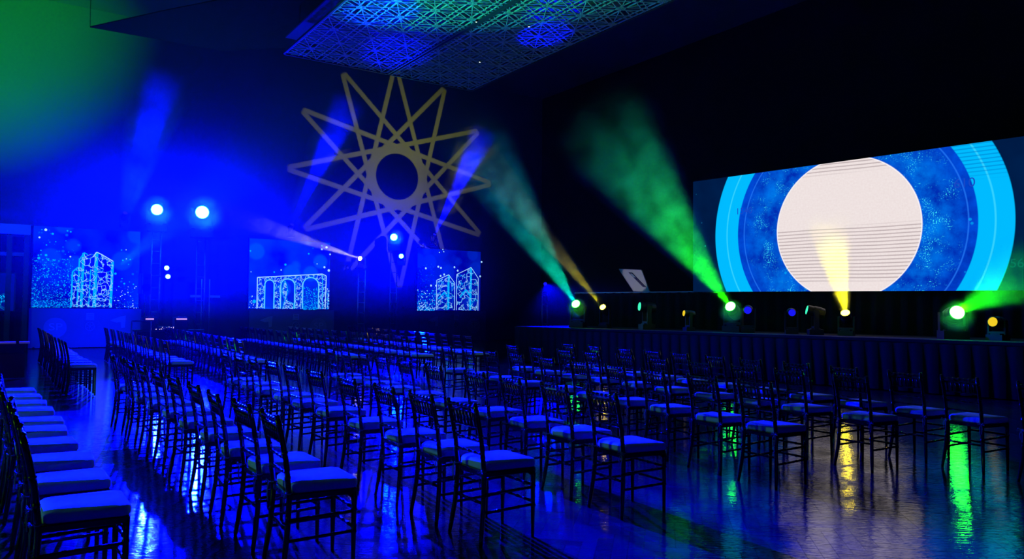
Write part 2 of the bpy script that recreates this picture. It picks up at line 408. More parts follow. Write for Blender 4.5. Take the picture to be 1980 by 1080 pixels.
towerhead(21.9, 2.79, W(-19, 15.5, .0), L_B, 'round deep blue wash lamp beyond the right small screen', .9, (BLUE, 70000, 24, 1.0, .05), d=-29.6)

# stage lights in front of the big screen (positions on the stage deck)
DECK = 1.02
def led_light(loc, tgt, lens, lab, size, sp=None):
    return moving_head(loc, tgt, lens, lab, size, base_z=DECK, spotargs=sp)
YEL, GRN, TEA = (1, .95, .01), (.01, 1, .0), (.0, .75, .45)
led_light((1.92, 22.14, 1.59), (-.9, 16.2, 5.2), L_G, 'round green-white moving light farthest left on the stage', 1.25, (TEA, 20000, 15, .5, .05))
led_light((2.61, 21.42, 1.53), (-.3, 17.5, 4.5), L_Y, 'yellow moving light just right of the leftmost green one', .85, (YEL, 5000, 9, .5, .04))
led_light((3.60, 20.39, 1.61), (-3.5, 19.3, 2.3), L_GD, 'dim green light turned sideways below the slanted sign', 1.15)
led_light((4.50, 19.45, 1.45), (-1.5, 18.4, 2.2), L_YD, 'small dim amber light below the left edge of the big screen', .75)
led_light((5.37, 18.55, 1.54), (1.5, 13.4, 4.9), L_G, 'green moving light at the lower left corner of the big screen', 1.25, (GRN, 26000, 17, .5, .05))
led_light((5.62, 18.20, 1.56), (0, 3, 1.0), L_B, 'deep blue wash lamp beside the bright green light', .9)
led_light((6.39, 17.49, 1.51), (2, 0, 1.0), L_B, 'faint deep blue wash lamp below the pale circle', .8)
led_light((6.77, 17.08, 1.53), (1.8, 18.1, 2.7), L_GD, 'narrow green lens turned sideways below the pale circle', 1.0)
led_light((7.25, 16.59, 1.40), (6.2, 15.0, 3.4), L_Y, 'yellow moving light shining up in front of the pale circle', .9, (YEL, 2600, 26, .5, .04))
led_light((8.69, 15.08, 1.49), (8.0, 11.6, 2.3), L_G, 'largest green-white moving light at the right end of the stage', 1.35, (GRN, 12000, 22, .5, .05))
led_light((9.22, 14.53, 1.36), (6.0, 12.8, 1.6), L_YD, 'dim yellow light at the far right of the stage', .9)

# moving heads on top of the three small screens (blue beams upwards)
for nn_, tz, lab in ((3.82, (-26.0, 4.4, 9.6), 'dark moving light on top of the left small screen'), (9.96, (-26.4, 10.9, 9.9), 'dark moving light on top of the arch screen'), (16.56, (-27.0, 17.2, 9.8), 'dark moving light on top of the right small screen')):
    moving_head(W(-31.0, nn_, 4.80), W(*tz), L_B, lab, .8, base_z=4.37, spotargs=(BLUE, 90000, 15, .9, .04))

spot('banner_fill', W(-28.6, 3.2, .5), W(-31.5, 2.8, .8), BLUE, 1300, 80, .8, .05)  # added blue fill that brightens the left banner, no fixture
spot('booth_fill', W(-28.0, -1.5, .6), W(-31.2, -.8, 4.1), BLUE, 2500, 50, .8, .05)  # added blue fill that brightens the booth header, no fixture
spot('wall_fill', W(-9, -6, 3.0), W(DB, 5.0, 10.5), (.01, .16, .38), 7000, 62, 1.0, .2)  # added dim teal fill that lifts the back wall
# star pattern projector (its light carries the star as a gobo), hangs behind the camera on the stage side
def gobo_star(loc, target, power, R):
    o = spot('star_projector_beam', loc, target, (1, 1, 1), power, math.degrees(R) * 2 * 1.15, .05, .02)
    l = o.data; l.use_nodes = True; g = NB(l.node_tree)
    out = g.n('ShaderNodeOutputLight'); e = g.n('ShaderNodeEmission')
    tc = g.n('ShaderNodeTexCoord'); sx = g.n('ShaderNodeSeparateXYZ'); g.put(sx.inputs[0], tc.outputs['Normal'])
    x = g.m('DIVIDE', sx.outputs[0], sx.outputs[2]); y = g.m('DIVIDE', sx.outputs[1], sx.outputs[2])
    r = g.m('SQRT', g.m('ADD', g.m('MULTIPLY', x, x), g.m('MULTIPLY', y, y)))
    dcl = R * math.cos(math.radians(75)) * 1.02; mn = None
    for k in range(12):
        a = math.radians(30 * k + 17)
        v = g.m('ABSOLUTE', g.m('SUBTRACT', g.m('ADD', g.m('MULTIPLY', x, math.cos(a)), g.m('MULTIPLY', y, math.sin(a))), dcl))
        mn = v if mn is None else g.m('MINIMUM', mn, v)
    lines = g.m('SUBTRACT', 1.0, g.step(mn, R * .020, R * .004))
    ring = g.m('SUBTRACT', 1.0, g.step(g.m('ABSOLUTE', g.m('SUBTRACT', r, R * .240)), R * .038, R * .004))
    s_ = g.m('MAXIMUM', lines, ring)
    s_ = g.m('MULTIPLY', s_, g.step(r, R * .208, R * .004)); s_ = g.m('MULTIPLY', s_, g.m('SUBTRACT', 1.0, g.step(r, R * .99, R * .01)))
    ang = g.m('DIVIDE', y, R)
    col = g.mix(g.m('ADD', g.m('MULTIPLY', ang, -.9 * GSIGN), .35, 0, True), C4((.80, .80, .0)), C4((.42, .38, .20)))
    g.put(e.inputs[0], col); fall = g.m('SUBTRACT', 1.15, g.m('MULTIPLY', g.m('DIVIDE', r, R), .75))
    g.put(e.inputs[1], g.m('MULTIPLY', s_, fall)); g.put(out.inputs[0], e.outputs[0])
GSIGN = -1
gobo_star(W(2.0, 15.3, 7.3), W(DB, 15.3, 7.62), 75000, 5.2 / 34.4)
# green wash on the upper left of the back wall, blue and green light thrown on the hanging lattice
spot('green_wash', W(-9, -6, 3.0), W(DB, -1.2, 11.6), (.01, 1, .01), 60000, 27, 1.0, .1)
spot('lattice_green_light', W(-21, 2.5, 2.5), W(-13.6, 7.8, 8), (.02, 1, .12), 14000, 24, 1.0, .05)
spot('lattice_blue_light', W(-24.5, 9.5, 2.0), W(-17.7, 8.3, 8), BLUE, 24000, 13, .9, .05)
spot('lattice_blue_light', W(-20.5, 12.0, 2.2), W(-14.1, 10.5, 8.3), BLUE, 30000, 9, .5, .03)
spot('lattice_blue_light', W(-20.5, 5.0, 2.2), W(-15.0, 6.9, 8.4), BLUE, 40000, 11, .5, .03)
# soft greenish light from the left behind the camera (falls on cushion edges and rails)
spot('side_green_light', W(-6.5, -11.5, 1.9), W(-7.5, 0, .6), (.14, .80, .0), 650, 60, .6, .06)
spot('side_pale_fill', Vector((-5.0, -3.0, 5.0)), Vector((1.0, 8.0, .6)), (.10, .30, 1.0), 5, 90, .8, .15)  # added dim bluish fill for the chair sides facing the camera
spot('lattice_wash', Vector((-2.0, -1.0, 3.5)), W(-13.5, 9.0, 8), (.02, .30, .45), 450, 40, .9, .1)

# ------------------------------------------------------------------ haze
def haze_mat(name, dens, aniso=.2, nscale=0.0):
    m = bpy.data.materials.new(name); m.use_nodes = True; g = NB(m.node_tree)
    out = g.n('ShaderNodeOutputMaterial'); v = g.n('ShaderNodeVolumeScatter'); v.inputs['Color'].default_value = (1, 1, 1, 1); v.inputs['Anisotropy'].default_value = aniso
    v.inputs['Density'].default_value = dens
    sx = g.n('ShaderNodeSeparateXYZ'); g.put(sx.inputs[0], g.n('ShaderNodeNewGeometry').outputs['Position'])
    hz = g.m('MULTIPLY', g.m('SUBTRACT', 1.0, g.step(sx.outputs[2], 5.6, 3.4)), g.step(sx.outputs[2], 2.2, 1.0)); nz_ = g.noise(sx.inputs[0].links[0].from_socket, .22, 2)
    g.put(v.inputs['Density'], g.m('MULTIPLY', g.m('MULTIPLY', g.m('ADD', g.m('MULTIPLY', hz, .94), .06), g.m('MULTIPLY', nz_, 2.0)), dens))
    g.put(out.inputs['Volume'], v.outputs[0]); return m
bm = B(); hd0, hd1, hn0, hn1 = -32.3, -13.5, -12.8, 23.4
R_ = Matrix((D2, N2, Z3)).transposed()
box(bm, W((hd0 + hd1) / 2, (hn0 + hn1) / 2, 6.1), (hd1 - hd0, hn1 - hn0, 12.0), R_)
hz_o = link('haze', bm, haze_mat('haze_volume', .00085, .62)); tag(hz_o, 'thin stage haze filling the far half of the hall, glowing blue', 'haze', None, 'stuff')

def plume(a, b, r0, r1, dens, label, ns=2.2):
    """thick smoke drifting through one beam"""
    a, b = Vector(a), Vector(b); t = (b - a).normalized(); L = (b - a).length; bm = B()
    tube(bm, [(0, 0, L * k / 6) for k in range(7)], [r0 + (r1 - r0) * k / 6 for k in range(7)], 16)
    m = bpy.data.materials.new('smoke_volume'); m.use_nodes = True; g = NB(m.node_tree)
    out = g.n('ShaderNodeOutputMaterial'); v = g.n('ShaderNodeVolumeScatter'); v.inputs['Anisotropy'].default_value = .0
    tc = g.n('ShaderNodeTexCoord').outputs['Object']; sx = g.n('ShaderNodeSeparateXYZ'); g.put(sx.inputs[0], tc)
    q = g.m('DIVIDE', sx.outputs[2], L)
    fade = g.m('SUBTRACT', 1.0, g.step(q, .78, .22))
    nz = g.noise(tc, ns, 3, .6); nz = g.m('MULTIPLY', g.m('SUBTRACT', nz, .36, 0, True), 4.2)
    rad = g.m('SQRT', g.m('ADD', g.m('MULTIPLY', sx.outputs[0], sx.outputs[0]), g.m('MULTIPLY', sx.outputs[1], sx.outputs[1])))
    rr_ = g.m('DIVIDE', rad, g.m('ADD', g.m('MULTIPLY', q, r1 - r0), r0)); edge = g.m('SUBTRACT', 1.0, g.step(rr_, .8, .2))
    g.put(v.inputs['Density'], g.m('MULTIPLY', g.m('MULTIPLY', fade, edge), g.m('MULTIPLY', nz, dens)))
    g.put(out.inputs['Volume'], v.outputs[0])
    o = link('smoke_plume', bm, m); o.matrix_world = Matrix.Translation(a) @ t.to_track_quat('Z', 'Y').to_matrix().to_4x4()
    tag(o, label, 'smoke', None, 'stuff'); return o
def along(a, b, t): a, b = Vector(a), Vector(b); return a.lerp(b, t)
for a, b, r1, dn_, lab in (((1.92, 22.14, 1.59), (-.9, 16.2, 5.2), .95, .05, 'teal-lit smoke drifting up from the leftmost green stage light'),
                      ((2.61, 21.42, 1.53), (.9, 19.1, 3.3), .32, .10, 'thin yellow-lit smoke over the leftmost yellow stage light'),
                      ((5.37, 18.55, 1.54), (1.5, 13.4, 4.9), 1.15, .07, 'bright green-lit smoke left of the big screen'),
                      ((7.25, 16.59, 1.40), (6.2, 15.0, 3.4), .55, .8, 'yellow-lit smoke puff in front of the pale circle'),
                      ((8.69, 15.08, 1.49), (8.0, 11.6, 2.3), .7, .06, 'green-lit smoke at the right end of the stage')):
    dr = (Vector(b) - Vector(a)).normalized()
    plume(Vector(a) + dr * .27, b, .12, r1, dn_, lab)
pl = plume(W(-30.9, 13.05, 3.62) + (W(-26.6, 7.1, 4.45) - W(-30.9, 13.05, 3.62)).normalized() * .25, W(-26.6, 7.1, 4.45), 0.08, .42, .10, 'thin yellow-lit smoke behind the arch screen top')
for a, b, lab in (((-31.0, 3.82, 4.80), (-26.6, 4.3, 9.0), 'upright blue-lit smoke column above the left small screen'), ((-31.0, 9.96, 4.80), (-26.9, 10.75, 9.3), 'slanted blue-lit smoke column above the arch screen'), ((-31.0, 16.56, 4.80), (-27.5, 17.1, 9.2), 'slanted blue-lit smoke column above the right small screen')):
    a, b = W(*a), W(*b); plume(a + (b - a).normalized() * .3, b, .28, 1.15, .34, lab, .6)

for a, tg, q, lab in ((W(-30.9, 4.90, 5.13), W(-5.5, .6, .3), 2.0, 'haze added for the halo of the left blue lamp'), (W(-30.9, 6.48, 5.16), W(-4.5, 2.6, .3), 2.4, 'haze added for the halo of the brightest blue lamp'),
                      (W(-30.9, 14.55, 4.69), W(-6, 5, .3), 1.3, 'haze added for the halo of the upper right blue lamp'), (Vector((5.37, 18.55, 1.54)), Vector((3, 12, 1.4)), 1.0, 'haze added for the green halo of the light at the screen corner'),
                      (Vector((8.69, 15.08, 1.49)), Vector((6, 9, 1.4)), 1.1, 'haze added for the green halo of the largest stage light'), (Vector((1.92, 22.14, 1.59)), Vector((1, 16, 1.5)), 1.0, 'haze added for the green halo of the leftmost stage light')):
    dr = (Vector(tg) - a).normalized(); plume(a + dr * .30 * q, a + dr * (.30 * q + .5 * q), 0.26 * q, .32 * q, .8 / q, lab, .8)  # short dense haze puffs added to give the lamps halos
spot('drape_fill', W(-3, 11, 3.0), W(-10.2, 17.0, 10.5), (.12, .14, .30), 700, 40, .8, .1)  # added fill so the ceiling drape shows, no fixture

# ------------------------------------------------------------------ big stage screen
def led_mat():
    m = bpy.data.materials.new('big_screen_picture'); m.use_nodes = True; g = NB(m.node_tree)
    out = g.n('ShaderNodeOutputMaterial'); e = g.n('ShaderNodeEmission')
    tc = g.n('ShaderNodeTexCoord').outputs['Object']; sx = g.n('ShaderNodeSeparateXYZ'); g.put(sx.inputs[0], tc)
    X, Zc = sx.outputs[0], sx.outputs[2]
    dx = g.m('SUBTRACT', X, 4.17); dz = g.m('SUBTRACT', Zc, 3.52)
    r = g.m('SQRT', g.m('ADD', g.m('MULTIPLY', dx, dx), g.m('MULTIPLY', dz, dz)))
    # pale circle with fine grain and dark scan lines low and at the very top
    gr = g.noise(tc, 22, 3); pale = g.mix(gr, C4((.80, .68, .67)), C4((.92, .84, .83)))
    wz = g.m('ADD', Zc, g.m('ADD', g.m('MULTIPLY', dx, .010), g.m('MULTIPLY', g.m('SINE', g.m('MULTIPLY', dx, 2.3)), .008)))
    ln = g.m('GREATER_THAN', g.m('SINE', g.m('MULTIPLY', wz, 2 * PI / .083)), .50)
    low = g.m('MULTIPLY', g.m('SUBTRACT', 1.0, g.step(Zc, 3.56, .03)), g.step(Zc, 2.26, .03))
    hi = g.step(Zc, 4.86, .05)
    lnf = g.m('MULTIPLY', ln, g.m('MAXIMUM', low, hi))
    pale = g.mix(g.m('MULTIPLY', lnf, .55), pale, C4((.30, .22, .24)))
    rim = g.m('SUBTRACT', 1.0, g.step(g.m('ABSOLUTE', g.m('SUBTRACT', r, 1.70)), .012, .008)); pale = g.mix(rim, pale, C4((1, .97, 1)))
    # inner blue with sparkling particles
    sw = g.noise(tc, 1.6, 5, .65)
    near_c = g.m('SUBTRACT', 1.0, g.m('DIVIDE', g.m('ABSOLUTE', g.m('SUBTRACT', r, 2.02)), .62), 0, True)
    blue = g.mix(g.step(sw, .52, .18), C4((.0, .026, .44)), C4((.0, .09, .80)))
    spn = g.noise(tc, 34, 2); msk = g.m('MULTIPLY', g.step(g.noise(tc, 1.9, 5, .75), .55, .05), near_c)
    spk = g.m('MULTIPLY', g.m('MULTIPLY', g.step(spn, .60, .05), msk), 1.6, 0, True)
    blue = g.mix(g.m('MULTIPLY', g.m('MULTIPLY', g.step(sw, .50, .14), near_c), .35), blue, C4((0, .42, 1.0)))
    blue = g.mix(spk, blue, C4((.05, .85, 1.0)))
    def rnl(rad, wd): return g.m('SUBTRACT', 1.0, g.step(g.m('ABSOLUTE', g.m('SUBTRACT', r, rad)), wd, wd * .6))
    blue = g.mix(g.m('MULTIPLY', rnl(2.62, .014), .6), blue, C4((.02, .22, 1.0)))
    vo = g.n('ShaderNodeTexVoronoi'); g.put(vo.inputs['Vector'], tc); vo.inputs['Scale'].default_value = 2.6
    dots = g.m('SUBTRACT', 1.0, g.step(vo.outputs['Distance'], .085, .02))
    blue = g.mix(g.m('MULTIPLY', dots, .5), blue, C4((.0, .5, 1.0)))
    cyan = g.mix(g.m('MULTIPLY', rnl(3.12, .016), .7), C4((0, .50, 1.0)), C4((.05, .72, 1.0)))
    l2 = g.m('GREATER_THAN', g.m('SINE', g.m('MULTIPLY', Zc, 2 * PI / .085)), .55)
    cyan = g.mix(g.m('MULTIPLY', g.m('MULTIPLY', l2, g.m('MULTIPLY', g.step(Zc, 4.45, .12), g.m('GREATER_THAN', dx, 0))), .5), cyan, C4((0, .15, .55)))
    dark = g.mix(g.noise(tc, 1.2, 3), C4((.0, .004, .03)), C4((.0, .018, .09)))
    dark = g.mix(g.m('MULTIPLY', dots, .6), dark, C4((.02, .30, .60)))
    col = g.mix(g.step(r, 1.71, .01), pale, blue); col = g.mix(g.step(r, 2.80, .01), col, cyan); col = g.mix(g.step(r, 3.47, .01), col, dark)
    g.put(e.inputs[0], col); e.inputs[1].default_value = 1.0
    g.put(out.inputs[0], e.outputs[0]); return m
scr = empty('stage_screen', LEDP(0, 0), math.atan2(E2.y, E2.x), 'huge wide stage screen showing a pale circle inside blue rings', 'screen')
SL = 9.6
bm = B(); box(bm, (SL / 2, .09, 3.58), (SL, .14, 3.10)); link('cabinet', bm, M_BLACK, scr)
bm = B(); quad(bm, [(0, 0, 2.05), (SL, 0, 1.99), (SL, 0, 5.15), (0, 0, 5.10)]); link('display', bm, led_mat(), scr)
def text(body, size, loc, parent, mat, rot=(PI / 2, 0, 0), name='lettering', ext=0.0, sx=1.0):
    cu = bpy.data.curves.new(name, 'FONT'); cu.body = body; cu.size = size; cu.extrude = ext; cu.align_x = 'CENTER'; cu.align_y = 'CENTER'
    to = bpy.data.objects.new('tmp', cu); COL.objects.link(to); dg = bpy.context.evaluated_depsgraph_get(); dg.update()
    me = bpy.data.meshes.new_from_object(to.evaluated_get(dg)); bpy.data.objects.remove(to)
    me.materials.clear(); me.materials.append(mat)
    o = bpy.data.objects.new(name, me); COL.objects.link(o); o.parent = parent; o.location = loc; o.rotation_euler = rot; o.scale = (sx, 1, 1); return o
M_TXT = emit('faint_screen_lettering', (.01, .065, .56), 1.0)
text('610', .28, (6.72, -.006, 4.30), scr, M_TXT); text('565', .26, (7.72, -.006, 2.55), scr, emit('dim_screen_lettering', (.0, .03, .10), 1.0)); text('1540', .24, (1.55, -.006, 4.15), scr, M_TXT)

# stage deck with skirt, masking wall with batten, slanted sign
st = empty('stage_platform', LEDP(-4.6, 0), math.atan2(E2.y, E2.x), 'long black stage platform under the big screen', 'stage')
bm = B(); box(bm, (7.3, -1.1, DECK - .03), (14.6, 2.6, .06)); link('deck', bm, M_CLOTH, st)
bm = B(); n_ = 160; ys = [(-2.38 + .035 * math.sin(k * 2.1)) for k in range(n_ + 1)]
vb = [bm.verts.new((14.6 * k / n_, ys[k], .01)) for k in range(n_ + 1)]; vt = [bm.verts.new((14.6 * k / n_, ys[k] * .2 - 2.38 * .8, DECK - .06)) for k in range(n_ + 1)]
for k in range(n_): bm.faces.new((vb[k], vb[k + 1], vt[k + 1], vt[k]))
link('skirt', bm, M_CLOTH, st, True)
for s_ in (.05, 14.55):
    bm = B(); box(bm, (s_, -1.1, (DECK - .07) / 2), (.05, 2.45, DECK - .07)); link('side_panel', bm, M_CLOTH, st)
mk = empty('masking_drape', LEDP(-4.6, -.30), math.atan2(E2.y, E2.x), 'low black masking drape behind the stage, topped by a pale batten', 'drape')
bm = B(); vb = []; vt = []
for k in range(161):
    x = 14.6 * k / 160; y = .04 * math.sin(k * 1.7); vb.append(bm.verts.new((x, y, .005))); vt.append(bm.verts.new((x, y, 2.05)))
for k in range(160): bm.faces.new((vb[k], vb[k + 1], vt[k + 1], vt[k]))
link('drape', bm, M_CLOTH, mk, True)
bm = B(); tube(bm, [(0, 0, 2.06), (14.6, 0, 2.06)], .03, 8); link('batten', bm, M_STEEL, mk, True)
for x in (.1, 4.3, 14.5):
    bm = B(); tube(bm, [(x, .1, .0), (x, .1, 2.06)], .025, 8); link('pole', bm, M_STEEL, mk, True)
sg = empty('slanted_sign', LEDP(-2.9, -.30, 2.09), math.atan2(E2.y, E2.x), 'pale slanted sign board with a narrow dark label, left of the big screen', 'sign')
def skew(bm, pts, y0, y1):
    a = [bm.verts.new((x, y0, z)) for x, z in pts]; b = [bm.verts.new((x, y1, z)) for x, z in pts]
    bm.faces.new(a); bm.faces.new(b[::-1])
    for i in range(len(pts)): bm.faces.new((a[i], a[(i + 1) % len(pts)], b[(i + 1) % len(pts)], b[i]))
SG = [(.64, .02), (1.24, -.01), (.94, .63), (.10, .69)]
bm = B(); skew(bm, SG, -.02, .02); link('board', bm, M_BOARD, sg)
M_SIGN_D = pbr('sign_label_print', (.02, .018, .05), .5); M_SIGN_L = pbr('sign_label_mark', (.35, .50, .60), .5); M_EDGE = pbr('sign_edge_trim', (.62, .58, .75), .5)
bm = B(); skew(bm, [(1.00, .13), (1.12, .12), (.60, .57), (.46, .58)][::1], -.027, -.0205); link('label_panel', bm, M_SIGN_D, sg)
bm = B(); skew(bm, [(.66, .42), (.74, .42), (.60, .535), (.53, .54)], -.031, -.0275); link('label_mark', bm, M_SIGN_L, sg)
bm = B()
for k in range(5):
    q = k * .058; skew(bm, [(.80 + q, .325 - q * .86), (.855 + q, .325 - q * .86), (.83 + q, .345 - q * .86), (.775 + q, .345 - q * .86)], -.030, -.0275)
link('label_scribble', bm, pbr('sign_scribble_print', (.14, .11, .22), .5), sg)
bm = B()
for a, b in zip(SG, SG[1:] + SG[:1]): tube(bm, [(a[0], -.022, a[1]), (b[0], -.022, b[1])], .011, 5)
link('edge_trim', bm, M_EDGE, sg)
spot('sign_light', LEDP(-2.2, 3.0, 1.35), LEDP(-2.2, -.3, 2.5), (.95, .85, 1.0), 75, 17, .2, .05)

# ------------------------------------------------------------------ three small screens with picture prints, and banners
M_BG = {}
def bg_mat(name, c0, c1, c2, seed):
    m = bpy.data.materials.new(name); m.use_nodes = True; g = NB(m.node_tree)
    out = g.n('ShaderNodeOutputMaterial'); e = g.n('ShaderNodeEmission')
    tc = g.n('ShaderNodeTexCoord').outputs['Object']; mp = g.n('ShaderNodeMapping'); g.put(mp.inputs[0], tc); mp.inputs['Location'].default_value = (seed, seed * 2, seed)
    n1 = g.noise(mp.outputs[0], .7, 3); col = g.mix(g.step(n1, .50, .14), C4(c0), C4(c1))
    vo = g.n('ShaderNodeTexVoronoi'); g.put(vo.inputs['Vector'], mp.outputs[0]); vo.inputs['Scale'].default_value = 1.1
    col = g.mix(g.m('MULTIPLY', g.m('SUBTRACT', 1.0, g.step(vo.outputs['Distance'], .38, .05)), .35), col, C4(c2))
    g.put(e.inputs[0], col); e.inputs[1].default_value = 1.0; g.put(out.inputs[0], e.outputs[0]); return m
P_W = emit('picture_white', (.40, .72, 1.0), 1.0); P_C = emit('picture_cyan', (.0, .42, .95), 1.0); P_M = emit('picture_mid_blue', (.0, .10, .62), .9)
SW, SH = 3.45, 2.90
def inpoly(x, y, P):
    c = False; j = len(P) - 1
    for i in range(len(P)):
        if (P[i][1] > y) != (P[j][1] > y) and x < (P[j][0] - P[i][0]) * (y - P[i][1]) / (P[j][1] - P[i][1]) + P[i][0]: c = not c
        j = i
    return c
class Pic:
    def __init__(s, seed): s.bm = B(); s.r = random.Random(seed)
    def line(s, a, b, w_, mi, y=-.004):
        d = Vector((b[0] - a[0], 0, b[1] - a[1])); L = d.length
        if L < 1e-4: return
        d /= L; n = Vector((-d.z, 0, d.x)) * (w_ / 2); A = Vector((a[0], y, a[1])); Bv = Vector((b[0], y, b[1]))
        quad(s.bm, [A - n, Bv - n, Bv + n, A + n], mi)
    def dot(s, x, z, r, mi, y=-.006):
        disc(s.bm, (x, y, z), r, (0, 1, 0), 6, mi)
    def net(s, poly, holes, n, dmax, w_=.012, wmix=.55, dots=True):
        xs = [p[0] for p in poly]; zs = [p[1] for p in poly]; P = []
        ok = lambda x, z: inpoly(x, z, poly) and not any(inpoly(x, z, h) for h in holes)
        while len(P) < n:
            x = s.r.uniform(min(xs), max(xs)); z = min(zs) + (max(zs) - min(zs)) * s.r.random() ** 1.25
            if ok(x, z): P.append((x, z))
        for i, a in enumerate(P):
            near = sorted(P, key=lambda q: (q[0] - a[0]) ** 2 + (q[1] - a[1]) ** 2)[2:7:2]
            for b in near:
                if math.dist(a, b) < dmax and ok((a[0] + b[0]) / 2, (a[1] + b[1]) / 2): s.line(a, b, w_, 0 if s.r.random() < wmix else (1 if s.r.random() < .6 else 2))
            if dots and s.r.random() < .5: s.dot(a[0], a[1], w_ * 1.1, 0)
    def swarm(s, x0, x1, z0, z1, n, mi=(1, 2), r=(.010, .028), bias=1.0):
        for _ in range(n):
            x = s.r.uniform(x0, x1); z = z0 + (z1 - z0) * s.r.random() ** bias; s.dot(x, z, s.r.uniform(*r), s.r.choice(mi), -.003)
    def path(s, pts, w_, mi, closed=False):
        for a, b in zip(pts, pts[1:] + (pts[:1] if closed else [])): s.line(a, b, w_, mi, -.007)
def small_screen(n0, label, pic, bg, dim=1.0):
    t = empty('led_screen', W(-32.0, n0), math.atan2(N2.y, N2.x), label, 'screen')
    # local x runs along +N, local y points away from the camera
    bm = B(); box(bm, (SW / 2, .13, 1.44 + SH / 2), (SW + .04, .18, SH + .04)); link('cabinet', bm, M_BLACK, t)
    bm = B(); quad(bm, [(0, .035, 1.44), (SW, .035, 1.44), (SW, .035, 1.44 + SH), (0, .035, 1.44 + SH)]); link('display', bm, bg, t)
    o = link('picture_lines', pic.bm, [P_W, P_C, P_M], t, loc=(0, .03, 1.44)); tag(o, 'glowing white and cyan network picture')
    for x in (.5, SW - .5):
        bm = B(); box(bm, (x, .22, .72), (.08, .08, 1.42)); link('support_leg', bm, M_BLACK, t)
    return t
def banner(n0, label, logos=True):
    t = empty('banner_panel', W(-31.55, n0 - .05), math.atan2(N2.y, N2.x), label, 'banner')
    bm = B(); box(bm, (1.76, .02, .71), (3.56, .03, 1.40)); link('panel', bm, M_PANEL, t)
    for x in (.15, 3.35):
        bm = B(); box(bm, (x, .14, .03), (.06, .30, .04)); box(bm, (x, .06, .6), (.04, .04, 1.16)); link('stand', bm, M_BLACK, t)
    return t
def px1(x, y): return ((x - 60) / 205 * SW, (594.5 - y) / 153 * SH)
def px2(x, y): return ((x - 481.5) / 156 * SW, (596 - y) / 131.5 * SH)
def px3(x, y): return ((x - 807) / 133 * SW, (598 - y) / 117 * SH)
# left screen: a group of towers
p = Pic(11)
T1 = [px1(*q) for q in ((131, 594), (131, 527), (136, 522), (144, 517), (146, 502), (154, 488), (165, 491), (175, 489), (179, 486), (188, 490), (213, 503), (212, 594))]
p.net(T1, [], 480, .50, .009, .45)
p.path([px1(144, 517), px1(134, 526), px1(133, 594)], .05, 1)
for x, y0, w_ in ((146.5, 500, .05), (154, 489, .085), (168.5, 520, .035), (179, 487, .115), (211, 504, .09)): p.line(px1(x, y0), px1(x - 2, 594), w_, 1, -.0025)
p.path([px1(146, 502), px1(155, 488), px1(162, 492)], .03, 1); p.path([px1(172, 496), px1(179, 486), px1(190, 491), px1(212, 503)], .03, 0)
p.swarm(0, 1.25, .0, 1.75, 900, (1, 1, 2, 2, 2), (.008, .024), 1.7); p.swarm(0, 1.3, .9, 2.8, 60, (1, 2), (.01, .03))
p.swarm(2.6, 3.45, 0, .85, 110, (0, 2, 2), (.008, .022), 1.6); p.swarm(2.5, 3.4, .8, 2.2, 12, (1, 2), (.015, .035))
for x, y, r, mi in ((82, 448, .05, 0), (95, 455, .04, 1), (71, 463, .035, 0), (121, 456, .05, 2), (84, 496, .045, 1), (71, 502, .05, 1), (144, 474, .05, 2), (129, 497, .03, 0), (115, 487, .05, 2), (231, 500, .03, 1), (238, 497, .02, 0), (246, 498, .03, 1), (237, 479, .02, 0), (252, 527, .045, 2), (217, 527, .045, 1)): p.dot(*px1(x, y), r, mi)
small_screen(1.06, 'left small screen showing a glowing network drawing of tower blocks', p, bg_mat('left_screen_picture', (.0, .0, .22), (.0, .02, .50), (.0, .09, .75), 1.3))
# middle screen: arcade
p = Pic(12)
def arch(x0, x1, ytop, n=10):
    r = (x1 - x0) / 2; cx = (x0 + x1) / 2; pts = [px2(x0, 595)]
    for k in range(n + 1):
        a = PI - PI * k / n; pts.append(px2(cx + r * math.cos(a), ytop + r * .95 - r * .95 * math.sin(a)))
    return pts + [px2(x1, 595)]
A = [arch(511, 528.5, 541), arch(541, 568, 538), arch(583.5, 615, 534)]
OUT = [px2(*q) for q in ((497, 595), (497, 537), (622, 526.5), (631, 529), (631, 595))]
p.net(OUT, A, 700, .26, .009, .45)
p.path([px2(497, 595), px2(497, 537), px2(622, 526.5), px2(630, 530), px2(629, 595)], .035, 0); p.line(px2(623, 528), px2(623, 595), .04, 1)
for a in A: p.path(a, .06, 1); p.path(a, .02, 0)
ST = [px2(*q) for q in ((545, 595), (549, 578), (543, 562), (546, 552), (548, 543), (550, 543), (553, 552), (555, 562), (552, 572), (554, 580), (566, 585), (566, 595))]
p.net(ST, [], 150, .16, .012, .4); p.path(ST, .022, 1)
p.swarm(px2(585, 0)[0], px2(613, 0)[0], 0, .95, 330, (1, 2), (.01, .026), 1.7); p.swarm(px2(632, 0)[0], 3.43, 0, .9, 120, (0, 1, 2), (.01, .028)); p.swarm(.02, .3, 0, .6, 36, (0, 2), (.008, .024))
for x, y, r, mi in ((549, 511, .05, 1), (528, 526, .035, 1), (541, 521.5, .03, 0), (594, 488, .04, 1), (602, 477, .04, 2), (620, 478, .045, 0), (629.5, 473.5, .055, 0), (620, 471, .03, 1), (637, 487, .04, 0), (483, 488, .04, 1), (626, 513, .05, 0), (635, 519, .06, 0), (605, 504, .03, 2), (611, 507, .025, 0), (492, 582, .08, 1), (485, 527, .02, 0)): p.dot(*px2(x, y), r, mi)
small_screen(8.60, 'arch screen: small screen showing a glowing network drawing of three arches', p, bg_mat('arch_screen_picture', (.0, .0, .30), (.0, .03, .62), (.0, .14, .9), 4.4))
